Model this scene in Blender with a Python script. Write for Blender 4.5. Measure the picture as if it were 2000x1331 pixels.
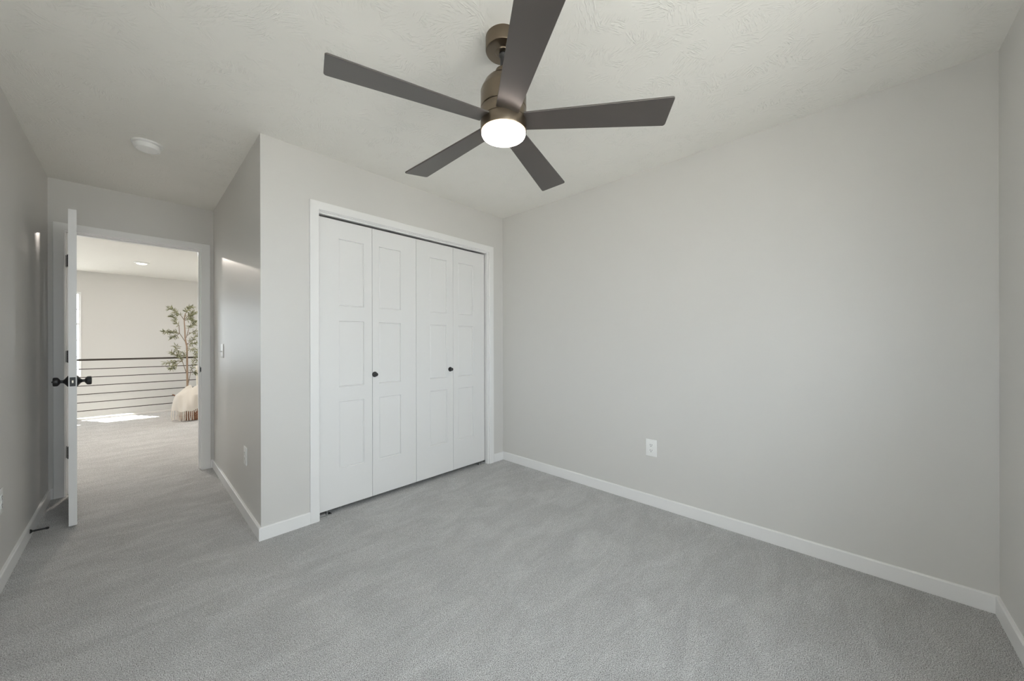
import bpy, bmesh, math, random
from mathutils import Vector, Matrix

PI = math.pi
random.seed(7)
for o in list(bpy.data.objects):
    bpy.data.objects.remove(o)
scene = bpy.context.scene
COL = scene.collection

# ------------------------------------------------------------------ room dimensions
A, D, W, L, H = 2.054, 1.837, 3.023, 3.033, 2.44     # closet bump width, depth of door recess, room width, room length, ceiling
FLOOR_END, FAR = 6.015, 7.121                         # loft edge, far wall of the stair void
HL, HR = -5.6, 0.0                                    # loft left and right walls
T = 0.12                                              # wall thickness

# ------------------------------------------------------------------ camera
YAW, PITCH, ROLL = 0.8126, -0.0002, -0.0021
FPX, CYPX = 699.03, 669.76
cam_d = bpy.data.cameras.new('camera')
cam = bpy.data.objects.new('camera', cam_d)
COL.objects.link(cam)
cam_d.sensor_fit = 'HORIZONTAL'
cam_d.sensor_width = 36.0
cam_d.lens = FPX / 2000 * 36.0
cam_d.shift_y = (CYPX - 665.5) / 2000
cam_d.clip_start = 0.02
r0 = Vector((math.cos(YAW), -math.sin(YAW), 0)); f0 = Vector((math.sin(YAW), math.cos(YAW), 0)); u0 = Vector((0, 0, 1))
f1 = f0 * math.cos(PITCH) + u0 * math.sin(PITCH); u1 = u0 * math.cos(PITCH) - f0 * math.sin(PITCH)
r2 = r0 * math.cos(ROLL) + u1 * math.sin(ROLL); u2 = u1 * math.cos(ROLL) - r0 * math.sin(ROLL)
CAM = Vector((-2.5752, -2.5671, 1.1806))
cam.matrix_world = Matrix(((r2.x, u2.x, -f1.x, CAM.x), (r2.y, u2.y, -f1.y, CAM.y), (r2.z, u2.z, -f1.z, CAM.z), (0, 0, 0, 1)))
scene.camera = cam

# ------------------------------------------------------------------ exposure, sky, sun
scene.view_settings.view_transform = 'Standard'
scene.view_settings.look = 'None'
scene.view_settings.exposure = 0.34
scene.view_settings.gamma = 1.0
scene.view_settings.use_curve_mapping = False

# many diffuse bounces: a light room lights itself
scene.cycles.max_bounces = 24
scene.cycles.diffuse_bounces = 20
scene.cycles.glossy_bounces = 6
scene.cycles.denoising_prefilter = 'NONE'

SKY = 5.0
world = bpy.data.worlds.new('world')
scene.world = world
world.use_nodes = True
bg = world.node_tree.nodes['Background']
bg.inputs['Color'].default_value = (0.87, 0.925, 1.0, 1)
bg.inputs['Strength'].default_value = SKY

sun_d = bpy.data.lights.new('sun', 'SUN')
sun_d.energy = 30.0
sun_d.color = (1.0, 0.96, 0.92)
sun_d.angle = math.radians(0.6)
sun = bpy.data.objects.new('sun', sun_d)
COL.objects.link(sun)
sun.location = (-6, 14, 9)
sun.rotation_euler = Vector((0.577, -1.0, -1.19)).to_track_quat('-Z', 'Y').to_euler()


def portal(name, loc, direction, sx, sy):
    ld = bpy.data.lights.new(name, 'AREA')
    ld.shape = 'RECTANGLE'; ld.size = sx; ld.size_y = sy
    ld.cycles.is_portal = True
    o = bpy.data.objects.new(name, ld)
    COL.objects.link(o)
    o.location = loc
    o.rotation_euler = Vector(direction).to_track_quat('-Z', 'Z').to_euler()
    return o


# window openings: wall -> (lo, hi, z0, z1)
WIN_FRONT = [(-2.96, -2.05, 0.55, 2.2), (-1.95, -1.1, 0.6, 2.15)]     # bedroom wall behind the camera (x ranges)
WIN_FAR = [(-3.860, -3.210, 0.612, 2.068), (-4.670, -4.020, 0.612, 2.068)]   # far wall of the void (x ranges)
FILL_WIN_SIDE = (-2.95, -2.05, 0.75, 1.75)            # unseen window added in bedroom left wall to light the long wall (y range)
FILL_WIN_LOFT = (4.1, 5.0, 0.7, 2.1)              # unseen window added in loft left wall to brighten the loft (y range)
FILL_WIN_LOFT_R = (5.1, 6.2, 0.6, 2.1)            # hidden window added in loft right wall, lights bedroom through doorway (y range)
for wf in WIN_FRONT:
    portal('window_light', ((wf[0] + wf[1]) / 2, -L - 0.14, (wf[2] + wf[3]) / 2), (0, 1, 0), wf[1] - wf[0], wf[3] - wf[2])
portal('window_light', (-W - 0.14, (FILL_WIN_SIDE[0] + FILL_WIN_SIDE[1]) / 2, (FILL_WIN_SIDE[2] + FILL_WIN_SIDE[3]) / 2), (1, 0, 0), FILL_WIN_SIDE[1] - FILL_WIN_SIDE[0], FILL_WIN_SIDE[3] - FILL_WIN_SIDE[2])
portal('window_light', (HL - 0.14, (FILL_WIN_LOFT[0] + FILL_WIN_LOFT[1]) / 2, (FILL_WIN_LOFT[2] + FILL_WIN_LOFT[3]) / 2), (1, 0, 0), FILL_WIN_LOFT[1] - FILL_WIN_LOFT[0], FILL_WIN_LOFT[3] - FILL_WIN_LOFT[2])
portal('window_light', (T + 0.02, (FILL_WIN_LOFT_R[0] + FILL_WIN_LOFT_R[1]) / 2, (FILL_WIN_LOFT_R[2] + FILL_WIN_LOFT_R[3]) / 2), (-1, 0, 0), FILL_WIN_LOFT_R[1] - FILL_WIN_LOFT_R[0], FILL_WIN_LOFT_R[3] - FILL_WIN_LOFT_R[2])
for wf in WIN_FAR:
    portal('window_light', ((wf[0] + wf[1]) / 2, FAR + 0.14, (wf[2] + wf[3]) / 2), (0, -1, 0), wf[1] - wf[0], wf[3] - wf[2])


# ------------------------------------------------------------------ materials
def new_mat(name):
    m = bpy.data.materials.new(name)
    m.use_nodes = True
    nt = m.node_tree
    b = nt.nodes['Principled BSDF']
    return m, nt, b


def N(nt, t, **kw):
    n = nt.nodes.new(t)
    for k, v in kw.items():
        if k in n.inputs:
            n.inputs[k].default_value = v
        else:
            setattr(n, k, v)
    return n


def obj_coord(nt):
    return nt.nodes.new('ShaderNodeTexCoord').outputs['Object']


def bump(nt, b, height, strength, dist):
    bp = N(nt, 'ShaderNodeBump', Strength=strength, Distance=dist)
    nt.links.new(height, bp.inputs['Height'])
    nt.links.new(bp.outputs['Normal'], b.inputs['Normal'])
    return bp


def simple(name, col, rough=0.5, metal=0.0, spec=0.5, noise=None):
    m, nt, b = new_mat(name)
    b.inputs['Base Color'].default_value = (*col, 1)
    b.inputs['Roughness'].default_value = rough
    b.inputs['Metallic'].default_value = metal
    b.inputs['Specular IOR Level'].default_value = spec
    if noise:
        sc, st, di = noise
        n = N(nt, 'ShaderNodeTexNoise', Scale=sc, Detail=4.0)
        nt.links.new(obj_coord(nt), n.inputs['Vector'])
        bump(nt, b, n.outputs['Fac'], st, di)
    return m


def emit(name, col, strength):
    m, nt, b = new_mat(name)
    b.inputs['Base Color'].default_value = (*col, 1)
    b.inputs['Emission Color'].default_value = (*col, 1)
    b.inputs['Emission Strength'].default_value = strength
    b.inputs['Roughness'].default_value = 0.4
    return m


M_WALL = simple('wall_paint', (0.67, 0.657, 0.637), 0.40, spec=0.5, noise=(220, 0.10, 0.002))
M_HALLWALL = M_WALL
M_TRIM = simple('trim_paint', (0.85, 0.845, 0.84), 0.32, noise=(60, 0.03, 0.001))
M_DOOR = simple('door_paint', (0.80, 0.795, 0.79), 0.34, noise=(120, 0.05, 0.001))
M_BRONZE = simple('oil_rubbed_bronze', (0.205, 0.165, 0.122), 0.30, metal=0.95, noise=(90, 0.03, 0.001))
M_BLADE = simple('dark_blade_laminate', (0.062, 0.052, 0.047), 0.36, spec=0.9, noise=(150, 0.04, 0.001))
M_BLACK = simple('black_hardware', (0.032, 0.031, 0.032), 0.38, metal=0.3, noise=(200, 0.03, 0.0005))
M_STEEL = simple('zinc_steel', (0.55, 0.55, 0.55), 0.3, metal=1.0, noise=(80, 0.03, 0.0005))
M_BRASS = simple('nickel_latch', (0.42, 0.39, 0.34), 0.3, metal=0.9, noise=(80, 0.03, 0.0005))
M_PLASTIC = simple('white_plastic', (0.87, 0.87, 0.86), 0.3, noise=(100, 0.01, 0.0005))
M_SLOT = simple('socket_slot', (0.03, 0.03, 0.03), 0.6, noise=(100, 0.01, 0.0005))
M_RAIL = simple('railing_bronze', (0.055, 0.045, 0.036), 0.45, metal=0.4, noise=(120, 0.03, 0.0005))
M_BARK = simple('bark', (0.36, 0.26, 0.19), 0.85, noise=(60, 0.6, 0.004))
M_TWIG = simple('twig', (0.20, 0.15, 0.09), 0.8, noise=(80, 0.4, 0.002))
M_FABRIC = simple('cream_upholstery', (0.68, 0.64, 0.57), 0.9, noise=(300, 0.3, 0.002))
M_WOOD = simple('light_wood', (0.36, 0.24, 0.14), 0.5, noise=(40, 0.1, 0.001))
M_LENS = emit('lamp_lens', (1.0, 0.85, 0.76), 10.0)
M_CAN = emit('downlight_lens', (1.0, 0.93, 0.82), 9.0)


def make_ceiling():
    m, nt, b = new_mat('textured_ceiling_paint')
    b.inputs['Base Color'].default_value = (0.875, 0.86, 0.82, 1)
    b.inputs['Roughness'].default_value = 0.75
    b.inputs['Specular IOR Level'].default_value = 0.3
    tc = obj_coord(nt)
    # crow's-foot brush strokes: random cells, each with ridges along a random direction
    vor = N(nt, 'ShaderNodeTexVoronoi', Scale=11.0, Randomness=1.0)
    nt.links.new(tc, vor.inputs['Vector'])
    sub = N(nt, 'ShaderNodeVectorMath', operation='SUBTRACT')
    nt.links.new(tc, sub.inputs[0]); nt.links.new(vor.outputs['Position'], sub.inputs[1])
    sep = N(nt, 'ShaderNodeSeparateColor')
    nt.links.new(vor.outputs['Color'], sep.inputs['Color'])
    mul = N(nt, 'ShaderNodeMath', operation='MULTIPLY'); mul.inputs[1].default_value = 6.283
    nt.links.new(sep.outputs['Red'], mul.inputs[0])
    rot = N(nt, 'ShaderNodeVectorRotate', rotation_type='Z_AXIS')
    nt.links.new(sub.outputs['Vector'], rot.inputs['Vector']); nt.links.new(mul.outputs[0], rot.inputs['Angle'])
    mp = N(nt, 'ShaderNodeVectorMath', operation='MULTIPLY'); mp.inputs[1].default_value = (28, 150, 1)
    nt.links.new(rot.outputs['Vector'], mp.inputs[0])
    off = N(nt, 'ShaderNodeVectorMath', operation='MULTIPLY_ADD'); off.inputs[1].default_value = (40, 40, 40)
    nt.links.new(vor.outputs['Color'], off.inputs[0]); nt.links.new(mp.outputs['Vector'], off.inputs[2])
    n = N(nt, 'ShaderNodeTexNoise', Scale=1.0, Detail=1.0, Distortion=0.6)
    nt.links.new(off.outputs['Vector'], n.inputs['Vector'])
    ramp = N(nt, 'ShaderNodeValToRGB')
    ramp.color_ramp.elements[0].position = 0.50; ramp.color_ramp.elements[1].position = 0.66
    nt.links.new(n.outputs['Fac'], ramp.inputs['Fac'])
    n2 = N(nt, 'ShaderNodeTexNoise', Scale=9.0, Detail=2.0)
    nt.links.new(tc, n2.inputs['Vector'])
    r2 = N(nt, 'ShaderNodeMapRange'); r2.inputs['From Min'].default_value = 0.42; r2.inputs['From Max'].default_value = 0.62
    nt.links.new(n2.outputs['Fac'], r2.inputs['Value'])
    mm = N(nt, 'ShaderNodeMath', operation='MULTIPLY')
    nt.links.new(ramp.outputs['Color'], mm.inputs[0]); nt.links.new(r2.outputs['Result'], mm.inputs[1])
    bump(nt, b, mm.outputs[0], 0.42, 0.005)
    return m


M_CEIL = make_ceiling()


def make_carpet():
    m, nt, b = new_mat('grey_cut_pile_carpet')
    tc = obj_coord(nt)
    fine = N(nt, 'ShaderNodeTexNoise', Scale=290.0, Detail=4.0, Roughness=0.8)
    nt.links.new(tc, fine.inputs['Vector'])
    ramp = N(nt, 'ShaderNodeValToRGB')
    e = ramp.color_ramp.elements
    e[0].position = 0.38; e[0].color = (0.07, 0.069, 0.068, 1)
    e[1].position = 0.59; e[1].color = (0.92, 0.915, 0.91, 1)
    e2 = ramp.color_ramp.elements.new(0.47); e2.color = (0.49, 0.486, 0.483, 1)
    nt.links.new(fine.outputs['Fac'], ramp.inputs['Fac'])
    # pile brushed in different directions: soft lighter patches
    mp = N(nt, 'ShaderNodeMapping'); mp.inputs['Rotation'].default_value = (0, 0, 0.6); mp.inputs['Scale'].default_value = (3.2, 7.5, 1)
    nt.links.new(tc, mp.inputs['Vector'])
    big = N(nt, 'ShaderNodeTexNoise', Scale=1.0, Detail=5.0, Roughness=0.6, Distortion=0.8)
    nt.links.new(mp.outputs['Vector'], big.inputs['Vector'])
    mr = N(nt, 'ShaderNodeMapRange')
    mr.inputs['From Min'].default_value = 0.42; mr.inputs['From Max'].default_value = 0.68
    mr.inputs['To Min'].default_value = 0.95; mr.inputs['To Max'].default_value = 1.12
    nt.links.new(big.outputs['Fac'], mr.inputs['Value'])
    mid = N(nt, 'ShaderNodeTexNoise', Scale=55.0, Detail=3.0, Roughness=0.6)
    nt.links.new(tc, mid.inputs['Vector'])
    mr2 = N(nt, 'ShaderNodeMapRange')
    mr2.inputs['From Min'].default_value = 0.32; mr2.inputs['From Max'].default_value = 0.68
    mr2.inputs['To Min'].default_value = 0.93; mr2.inputs['To Max'].default_value = 1.07
    nt.links.new(mid.outputs['Fac'], mr2.inputs['Value'])
    mrx = N(nt, 'ShaderNodeMath', operation='MULTIPLY')
    nt.links.new(mr.outputs['Result'], mrx.inputs[0]); nt.links.new(mr2.outputs['Result'], mrx.inputs[1])
    hs = N(nt, 'ShaderNodeVectorMath', operation='SCALE')
    nt.links.new(ramp.outputs['Color'], hs.inputs[0]); nt.links.new(mrx.outputs[0], hs.inputs['Scale'])
    nt.links.new(hs.outputs['Vector'], b.inputs['Base Color'])
    b.inputs['Roughness'].default_value = 1.0
    b.inputs['Specular IOR Level'].default_value = 0.05
    b.inputs['Sheen Weight'].default_value = 0.15
    add = N(nt, 'ShaderNodeMath', operation='MULTIPLY_ADD'); add.inputs[1].default_value = 0.7
    n3 = N(nt, 'ShaderNodeTexNoise', Scale=90.0, Detail=2.0)
    nt.links.new(tc, n3.inputs['Vector'])
    nt.links.new(n3.outputs['Fac'], add.inputs[0]); nt.links.new(fine.outputs['Fac'], add.inputs[2])
    bump(nt, b, add.outputs[0], 0.9, 0.006)
    return m


M_CARPET = make_carpet()


def make_wicker():
    m, nt, b = new_mat('brown_wicker')
    tc = nt.nodes.new('ShaderNodeTexCoord').outputs['UV']
    br = N(nt, 'ShaderNodeTexBrick')
    br.inputs['Color1'].default_value = (0.62, 0.34, 0.21, 1); br.inputs['Color2'].default_value = (0.48, 0.25, 0.145, 1)
    br.inputs['Mortar'].default_value = (0.20, 0.095, 0.055, 1)
    br.inputs['Scale'].default_value = 1.0; br.inputs['Mortar Size'].default_value = 0.14
    br.inputs['Brick Width'].default_value = 1.0; br.inputs['Row Height'].default_value = 1.0
    nt.links.new(tc, br.inputs['Vector'])
    nt.links.new(br.outputs['Color'], b.inputs['Base Color'])
    b.inputs['Roughness'].default_value = 0.6
    inv = N(nt, 'ShaderNodeMath', operation='SUBTRACT'); inv.inputs[0].default_value = 1.0
    nt.links.new(br.outputs['Fac'], inv.inputs[1])
    bump(nt, b, inv.outputs[0], 0.8, 0.006)
    return m


M_WICKER = make_wicker()


def make_throw():
    m, nt, b = new_mat('cream_knit_throw')
    tc = obj_coord(nt)
    wv = N(nt, 'ShaderNodeTexWave', Scale=70.0, Distortion=1.5, Detail=1.0)
    wv.bands_direction = 'DIAGONAL'
    nt.links.new(tc, wv.inputs['Vector'])
    b.inputs['Base Color'].default_value = (0.74, 0.70, 0.64, 1)
    b.inputs['Roughness'].default_value = 0.95
    b.inputs['Sheen Weight'].default_value = 0.3
    bump(nt, b, wv.outputs['Fac'], 0.4, 0.003)
    return m


M_THROW = make_throw()


def make_leaf():
    m, nt, b = new_mat('olive_leaf')
    tc = obj_coord(nt)
    n = N(nt, 'ShaderNodeTexNoise', Scale=22.0, Detail=1.0)
    nt.links.new(tc, n.inputs['Vector'])
    ramp = N(nt, 'ShaderNodeValToRGB')
    e = ramp.color_ramp.elements
    e[0].position = 0.35; e[0].color = (0.12, 0.13, 0.06, 1)
    e[1].position = 0.65; e[1].color = (0.40, 0.40, 0.25, 1)
    nt.links.new(n.outputs['Fac'], ramp.inputs['Fac'])
    nt.links.new(ramp.outputs['Color'], b.inputs['Base Color'])
    b.inputs['Roughness'].default_value = 0.5
    return m


M_LEAF = make_leaf()


def make_glass():
    m = bpy.data.materials.new('window_glass')
    m.use_nodes = True
    nt = m.node_tree
    nt.nodes.clear()
    out = nt.nodes.new('ShaderNodeOutputMaterial')
    mix = nt.nodes.new('ShaderNodeMixShader')
    fr = N(nt, 'ShaderNodeFresnel', IOR=1.45)
    tr = nt.nodes.new('ShaderNodeBsdfTransparent'); tr.inputs['Color'].default_value = (0.95, 0.97, 0.96, 1)
    gl = nt.nodes.new('ShaderNodeBsdfGlossy'); gl.inputs['Roughness'].default_value = 0.02
    geo = nt.nodes.new('ShaderNodeNewGeometry')
    inv = N(nt, 'ShaderNodeMath', operation='SUBTRACT'); inv.inputs[0].default_value = 1.0
    nt.links.new(geo.outputs['Backfacing'], inv.inputs[1])
    mu = N(nt, 'ShaderNodeMath', operation='MULTIPLY')
    nt.links.new(fr.outputs[0], mu.inputs[0]); nt.links.new(inv.outputs[0], mu.inputs[1])
    nt.links.new(mu.outputs[0], mix.inputs[0]); nt.links.new(tr.outputs[0], mix.inputs[1]); nt.links.new(gl.outputs[0], mix.inputs[2])
    nt.links.new(mix.outputs[0], out.inputs['Surface'])
    return m


M_GLASS = make_glass()
M_GROUND = simple('bounce_ground', (0.36, 0.345, 0.325), 0.95, noise=(3, 0.3, 0.02))


# ------------------------------------------------------------------ mesh helpers
def add_box(bm, x0, x1, y0, y1, z0, z1, bev=0.0, seg=1):
    vs = [bm.verts.new((x, y, z)) for x in (x0, x1) for y in (y0, y1) for z in (z0, z1)]
    fs = []
    for q in ((0, 1, 3, 2), (4, 6, 7, 5), (0, 4, 5, 1), (2, 3, 7, 6), (0, 2, 6, 4), (1, 5, 7, 3)):
        fs.append(bm.faces.new([vs[i] for i in q]))
    if bev > 0:
        es = list({e for f in fs for e in f.edges})
        bmesh.ops.bevel(bm, geom=es, offset=bev, segments=seg, affect='EDGES', profile=0.5)
    return vs


def lathe(bm, prof, seg=32, mat=None, close=True):
    """prof: list of (r, z) revolved about local z; mat: a Matrix applied after."""
    rings = []
    for r, z in prof:
        if r < 1e-6:
            rings.append([bm.verts.new((0, 0, z))])
        else:
            rings.append([bm.verts.new((r * math.cos(2 * PI * i / seg), r * math.sin(2 * PI * i / seg), z)) for i in range(seg)])
    for a, b in zip(rings, rings[1:]):
        for i in range(seg):
            j = (i + 1) % seg
            if len(a) == 1 and len(b) == 1:
                continue
            if len(a) == 1:
                bm.faces.new((a[0], b[i], b[j]))
            elif len(b) == 1:
                bm.faces.new((a[i], a[j], b[0]))
            else:
                bm.faces.new((a[i], a[j], b[j], b[i]))
    if close:
        for rg in (rings[0], rings[-1]):
            if len(rg) > 2:
                bm.faces.new(rg)
    if mat is not None:
        bmesh.ops.transform(bm, matrix=mat, verts=[v for rg in rings for v in rg])


def tube(bm, pts, radii, seg=8):
    pts = [Vector(p) for p in pts]
    if not isinstance(radii, (list, tuple)):
        radii = [radii] * len(pts)
    rings = []
    up = Vector((0.13, 0.21, 0.97))
    for i, p in enumerate(pts):
        t = (pts[min(i + 1, len(pts) - 1)] - pts[max(i - 1, 0)]).normalized()
        ref = up if abs(t.dot(up)) < 0.95 else Vector((1, 0, 0))
        n = t.cross(ref).normalized(); b = t.cross(n)
        rings.append([bm.verts.new(p + (n * math.cos(2 * PI * k / seg) + b * math.sin(2 * PI * k / seg)) * radii[i]) for k in range(seg)])
    for a, b in zip(rings, rings[1:]):
        for k in range(seg):
            j = (k + 1) % seg
            bm.faces.new((a[k], a[j], b[j], b[k]))
    bm.faces.new(rings[0]); bm.faces.new(rings[-1])


def obj(name, bm, mat, parent=None, smooth=None):
    bmesh.ops.recalc_face_normals(bm, faces=bm.faces[:])
    me = bpy.data.meshes.new(name)
    bm.to_mesh(me); bm.free()
    me.materials.append(mat)
    if smooth is not None:
        for p in me.polygons:
            p.use_smooth = True
        me.set_sharp_from_angle(angle=math.radians(smooth))
    o = bpy.data.objects.new(name, me)
    COL.objects.link(o)
    if parent is not None:
        o.parent = parent
    return o


def box_obj(name, x0, x1, y0, y1, z0, z1, mat, parent=None, bev=0.0):
    bm = bmesh.new()
    add_box(bm, x0, x1, y0, y1, z0, z1, bev)
    return obj(name, bm, mat, parent)


def tag(o, label, cat, group=None, kind=None):
    o['label'] = label; o['category'] = cat
    if group:
        o['group'] = group
    if kind:
        o['kind'] = kind
    return o


def thing(name, label, cat, loc=(0, 0, 0), rotz=0.0, group=None, kind=None):
    o = bpy.data.objects.new(name, None)
    COL.objects.link(o)
    o.empty_display_size = 0.1
    o.location = loc
    o.rotation_euler = (0, 0, rotz)
    return tag(o, label, cat, group, kind)


def struct(name, bm, mat, label, cat, smooth=None):
    return tag(obj(name, bm, mat, None, smooth), label, cat, kind='structure')


def wall_x(bm, y0, y1, x0, x1, z0, z1, holes=()):
    """Wall of thickness y0..y1 running along x with rectangular holes (xa, xb, za, zb)."""
    xs = x0
    for xa, xb, za, zb in sorted(holes):
        add_box(bm, xs, xa, y0, y1, z0, z1)
        if za > z0:
            add_box(bm, xa, xb, y0, y1, z0, za)
        if zb < z1:
            add_box(bm, xa, xb, y0, y1, zb, z1)
        xs = xb
    add_box(bm, xs, x1, y0, y1, z0, z1)


def wall_y(bm, x0, x1, y0, y1, z0, z1, holes=()):
    ys = y0
    for ya, yb, za, zb in sorted(holes):
        add_box(bm, x0, x1, ys, ya, z0, z1)
        if za > z0:
            add_box(bm, x0, x1, ya, yb, z0, za)
        if zb < z1:
            add_box(bm, x0, x1, ya, yb, zb, z1)
        ys = yb
    add_box(bm, x0, x1, ys, y1, z0, z1)


# ------------------------------------------------------------------ shell

DW0, DW1 = D, D + 0.115                       # door wall
DO = (-2.955, -2.134, 0.0, 2.066)             # rough opening of the bedroom door
CO = (-1.744, -0.196, 0.0, 2.080)             # rough opening of the closet

bm = bmesh.new()
add_box(bm, -W - T, T, -L - T, DW0, -0.25, 0.0)
add_box(bm, HL - T, T, DW0, FLOOR_END, -0.25, 0.0)
struct('floor', bm, M_CARPET, 'grey cut pile carpet through bedroom and loft', 'carpet')
bm = bmesh.new()
add_box(bm, HL - T, T, -L - T, FAR + T, H, H + 0.16)
struct('ceiling', bm, M_CEIL, 'off white brush textured ceiling over bedroom and loft', 'ceiling')
bm = bmesh.new()
wall_y(bm, 0, T, -L - T, FAR, -2.7, H, [FILL_WIN_LOFT_R])
struct('wall_right', bm, M_WALL, 'long light grey painted wall with one outlet', 'wall')
bm = bmesh.new()
wall_x(bm, 0, 0.115, -A, 0, 0, H, [CO])
struct('wall_closet', bm, M_WALL, 'light grey wall around the white closet doors', 'wall')
bm = bmesh.new()
wall_y(bm, -A, -A + 0.115, 0.115, DW0, 0, H)
struct('wall_return', bm, M_WALL, 'short glossy grey wall beside the open doorway, with switch and outlet', 'wall')
bm = bmesh.new()
wall_x(bm, DW0, DW1, HL, 0, 0, H, [DO])
struct('wall_door', bm, M_WALL, 'narrow grey wall holding the open doorway', 'wall')
bm = bmesh.new()
wall_y(bm, -W - T, -W, -L - T, DW0, 0, H, [FILL_WIN_SIDE])
struct('wall_left', bm, M_WALL, 'grey wall beside the open door with a door stop on its baseboard', 'wall')
bm = bmesh.new()
wall_x(bm, -L - T, -L, -W, 0, 0, H, WIN_FRONT)
struct('wall_front', bm, M_WALL, 'grey wall at the far right edge meeting the long wall', 'wall')
bm = bmesh.new()
wall_x(bm, FAR, FAR + T, HL - T, T, -2.7, H, WIN_FAR)
struct('wall_far', bm, M_HALLWALL, 'bright cream wall beyond the loft railing', 'wall')
bm = bmesh.new()
wall_y(bm, HL - T, HL, DW0, FAR, -2.7, H, [FILL_WIN_LOFT])
struct('wall_loft', bm, M_HALLWALL, 'loft side wall out of view beside the railing', 'wall')
bm = bmesh.new()
add_box(bm, HL, 0, FLOOR_END, FLOOR_END + 0.10, -2.7, -0.002)
struct('wall_fascia', bm, M_HALLWALL, 'wall below the loft edge under the railing', 'wall')
bm = bmesh.new()
add_box(bm, HL - T, T, FLOOR_END - 0.02, FAR + T, -2.85, -2.7)
struct('floor_lower', bm, M_WOOD, 'floor of the level below the loft', 'floor')
bm = bmesh.new()
add_box(bm, -60, 60, -60, 60, -3.3, -3.0)  # unseen plane put in to reflect daylight up through the windows
struct('ground', bm, M_GROUND, 'unseen ground outside the windows, added to reflect daylight indoors', 'ground')
bm = bmesh.new()
add_box(bm, HL, 0, FLOOR_END - 0.004, FLOOR_END + 0.108, -0.002, 0.024, 0.003)
struct('trim_5', bm, M_WALL, 'pale painted kerb at the carpet edge under the railing', 'trim')

# baseboards
BH, BT = 0.078, 0.013


def base_profile(bm, p0, p1, nrm, m0=0.0, m1=0.0):
    """Baseboard from p0 to p1 (xy), nrm points into the room; m0/m1 lengthen (+) the front edge at either end for mitres."""
    p0 = Vector((*p0, 0)); p1 = Vector((*p1, 0)); n = Vector((*nrm, 0)); t = (p1 - p0).normalized()
    prof = [(0, 0), (BT, 0), (BT, BH - 0.005), (BT - 0.004, BH), (0, BH)]
    ra = [bm.verts.new(p0 - t * (m0 * q / BT) + n * q + Vector((0, 0, z))) for q, z in prof]
    rb = [bm.verts.new(p1 + t * (m1 * q / BT) + n * q + Vector((0, 0, z))) for q, z in prof]
    k = len(prof)
    for i in range(k):
        bm.faces.new((ra[i], ra[(i + 1) % k], rb[(i + 1) % k], rb[i]))
    bm.faces.new(ra); bm.faces.new(rb)


def baseboard(name, segs, label):
    bm = bmesh.new()
    for s in segs:
        base_profile(bm, *s)
    struct(name, bm, M_TRIM, label, 'baseboard')


baseboard('baseboard_right', [((0, -L), (0, 0), (-1, 0), -BT, -BT)], 'white baseboard along the long grey wall')
baseboard('baseboard_closet', [((-A, 0), (-1.7885, 0), (0, -1), BT, 0), ((-0.1375, 0), (0, 0), (0, -1), 0, -BT)], 'white baseboard pieces on both sides of the closet casing')
baseboard('baseboard_return', [((-A, 0), (-A, D), (-1, 0), BT, -BT)], 'white baseboard along the short wall by the doorway')
baseboard('baseboard_door', [((-W, D), (-2.999, D), (0, -1), -BT, 0), ((-2.0785, D), (-A, D), (0, -1), 0, -BT)], 'short white baseboard pieces beside the doorway casing')
baseboard('baseboard_left', [((-W, -L), (-W, D), (1, 0), -BT, -BT)], 'white baseboard along the wall behind the open door')
baseboard('baseboard_front', [((-W, -L), (0, -L), (0, 1), -BT, -BT)], 'white baseboard on the wall at the far right edge')


# casings (mitred three-sided frames) and jambs
def casing(bm, xo0, xi0, xi1, xo1, zi, zo, yf, yb):
    """yf = front face y (towards the room), yb = wall face."""
    c = 0.003
    prof = lambda: None
    outer = [(xo0, 0), (xo0, zo), (xo1, zo), (xo1, 0)]
    inner = [(xi0, 0), (xi0, zi), (xi1, zi), (xi1, 0)]

    def lerp(i, f):
        return (outer[i][0] + (inner[i][0] - outer[i][0]) * f, outer[i][1] + (inner[i][1] - outer[i][1]) * f)
    w = abs(xi0 - xo0)
    prof = [(0, yb), (0, yf + c), (c / w, yf), (1 - c / w, yf), (1, yf + c), (1, yb)]
    rows = [[bm.verts.new((lerp(i, f)[0], y, lerp(i, f)[1])) for f, y in prof] for i in range(4)]
    k = len(prof)
    for a, b in zip(rows, rows[1:]):
        for j in range(k):
            bm.faces.new((a[j], a[(j + 1) % k], b[(j + 1) % k], b[j]))
    bm.faces.new(rows[0]); bm.faces.new(rows[-1])


bm = bmesh.new()
casing(bm, -1.788, -1.732, -0.194, -0.138, 2.066, 2.122, -0.014, 0.0)
struct('trim_1', bm, M_TRIM, 'white casing framing the closet doors', 'casing')
bm = bmesh.new()
add_box(bm, -1.744, -1.7275, 0.0, 0.115, 0, 2.062)
add_box(bm, -0.2105, -0.196, 0.0, 0.115, 0, 2.062)
add_box(bm, -1.744, -0.196, 0.0, 0.115, 2.062, 2.080)
struct('trim_2', bm, M_TRIM, 'white jamb lining inside the closet casing', 'jamb')
bm = bmesh.new()
casing(bm, -2.9985, -2.943, -2.144, -2.0785, 2.053, 2.1095, D - 0.014, D)
casing(bm, -2.9985, -2.943, -2.144, -2.0785, 2.053, 2.1095, DW1 + 0.014, DW1)
struct('trim_3', bm, M_TRIM, 'white casing framing the open doorway to the loft', 'casing')
bm = bmesh.new()
JL, JR, JH = -2.938, -2.151, 2.0475
add_box(bm, -2.955, JL, DW0, DW1, 0, JH)
add_box(bm, JR, -2.134, DW0, DW1, 0, JH)
add_box(bm, -2.955, -2.134, DW0, DW1, JH, 2.066)
add_box(bm, JL, JL + 0.010, DW0 + 0.040, DW0 + 0.075, 0, JH, 0.002)
add_box(bm, JR - 0.010, JR, DW0 + 0.040, DW0 + 0.075, 0, JH, 0.002)
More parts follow.
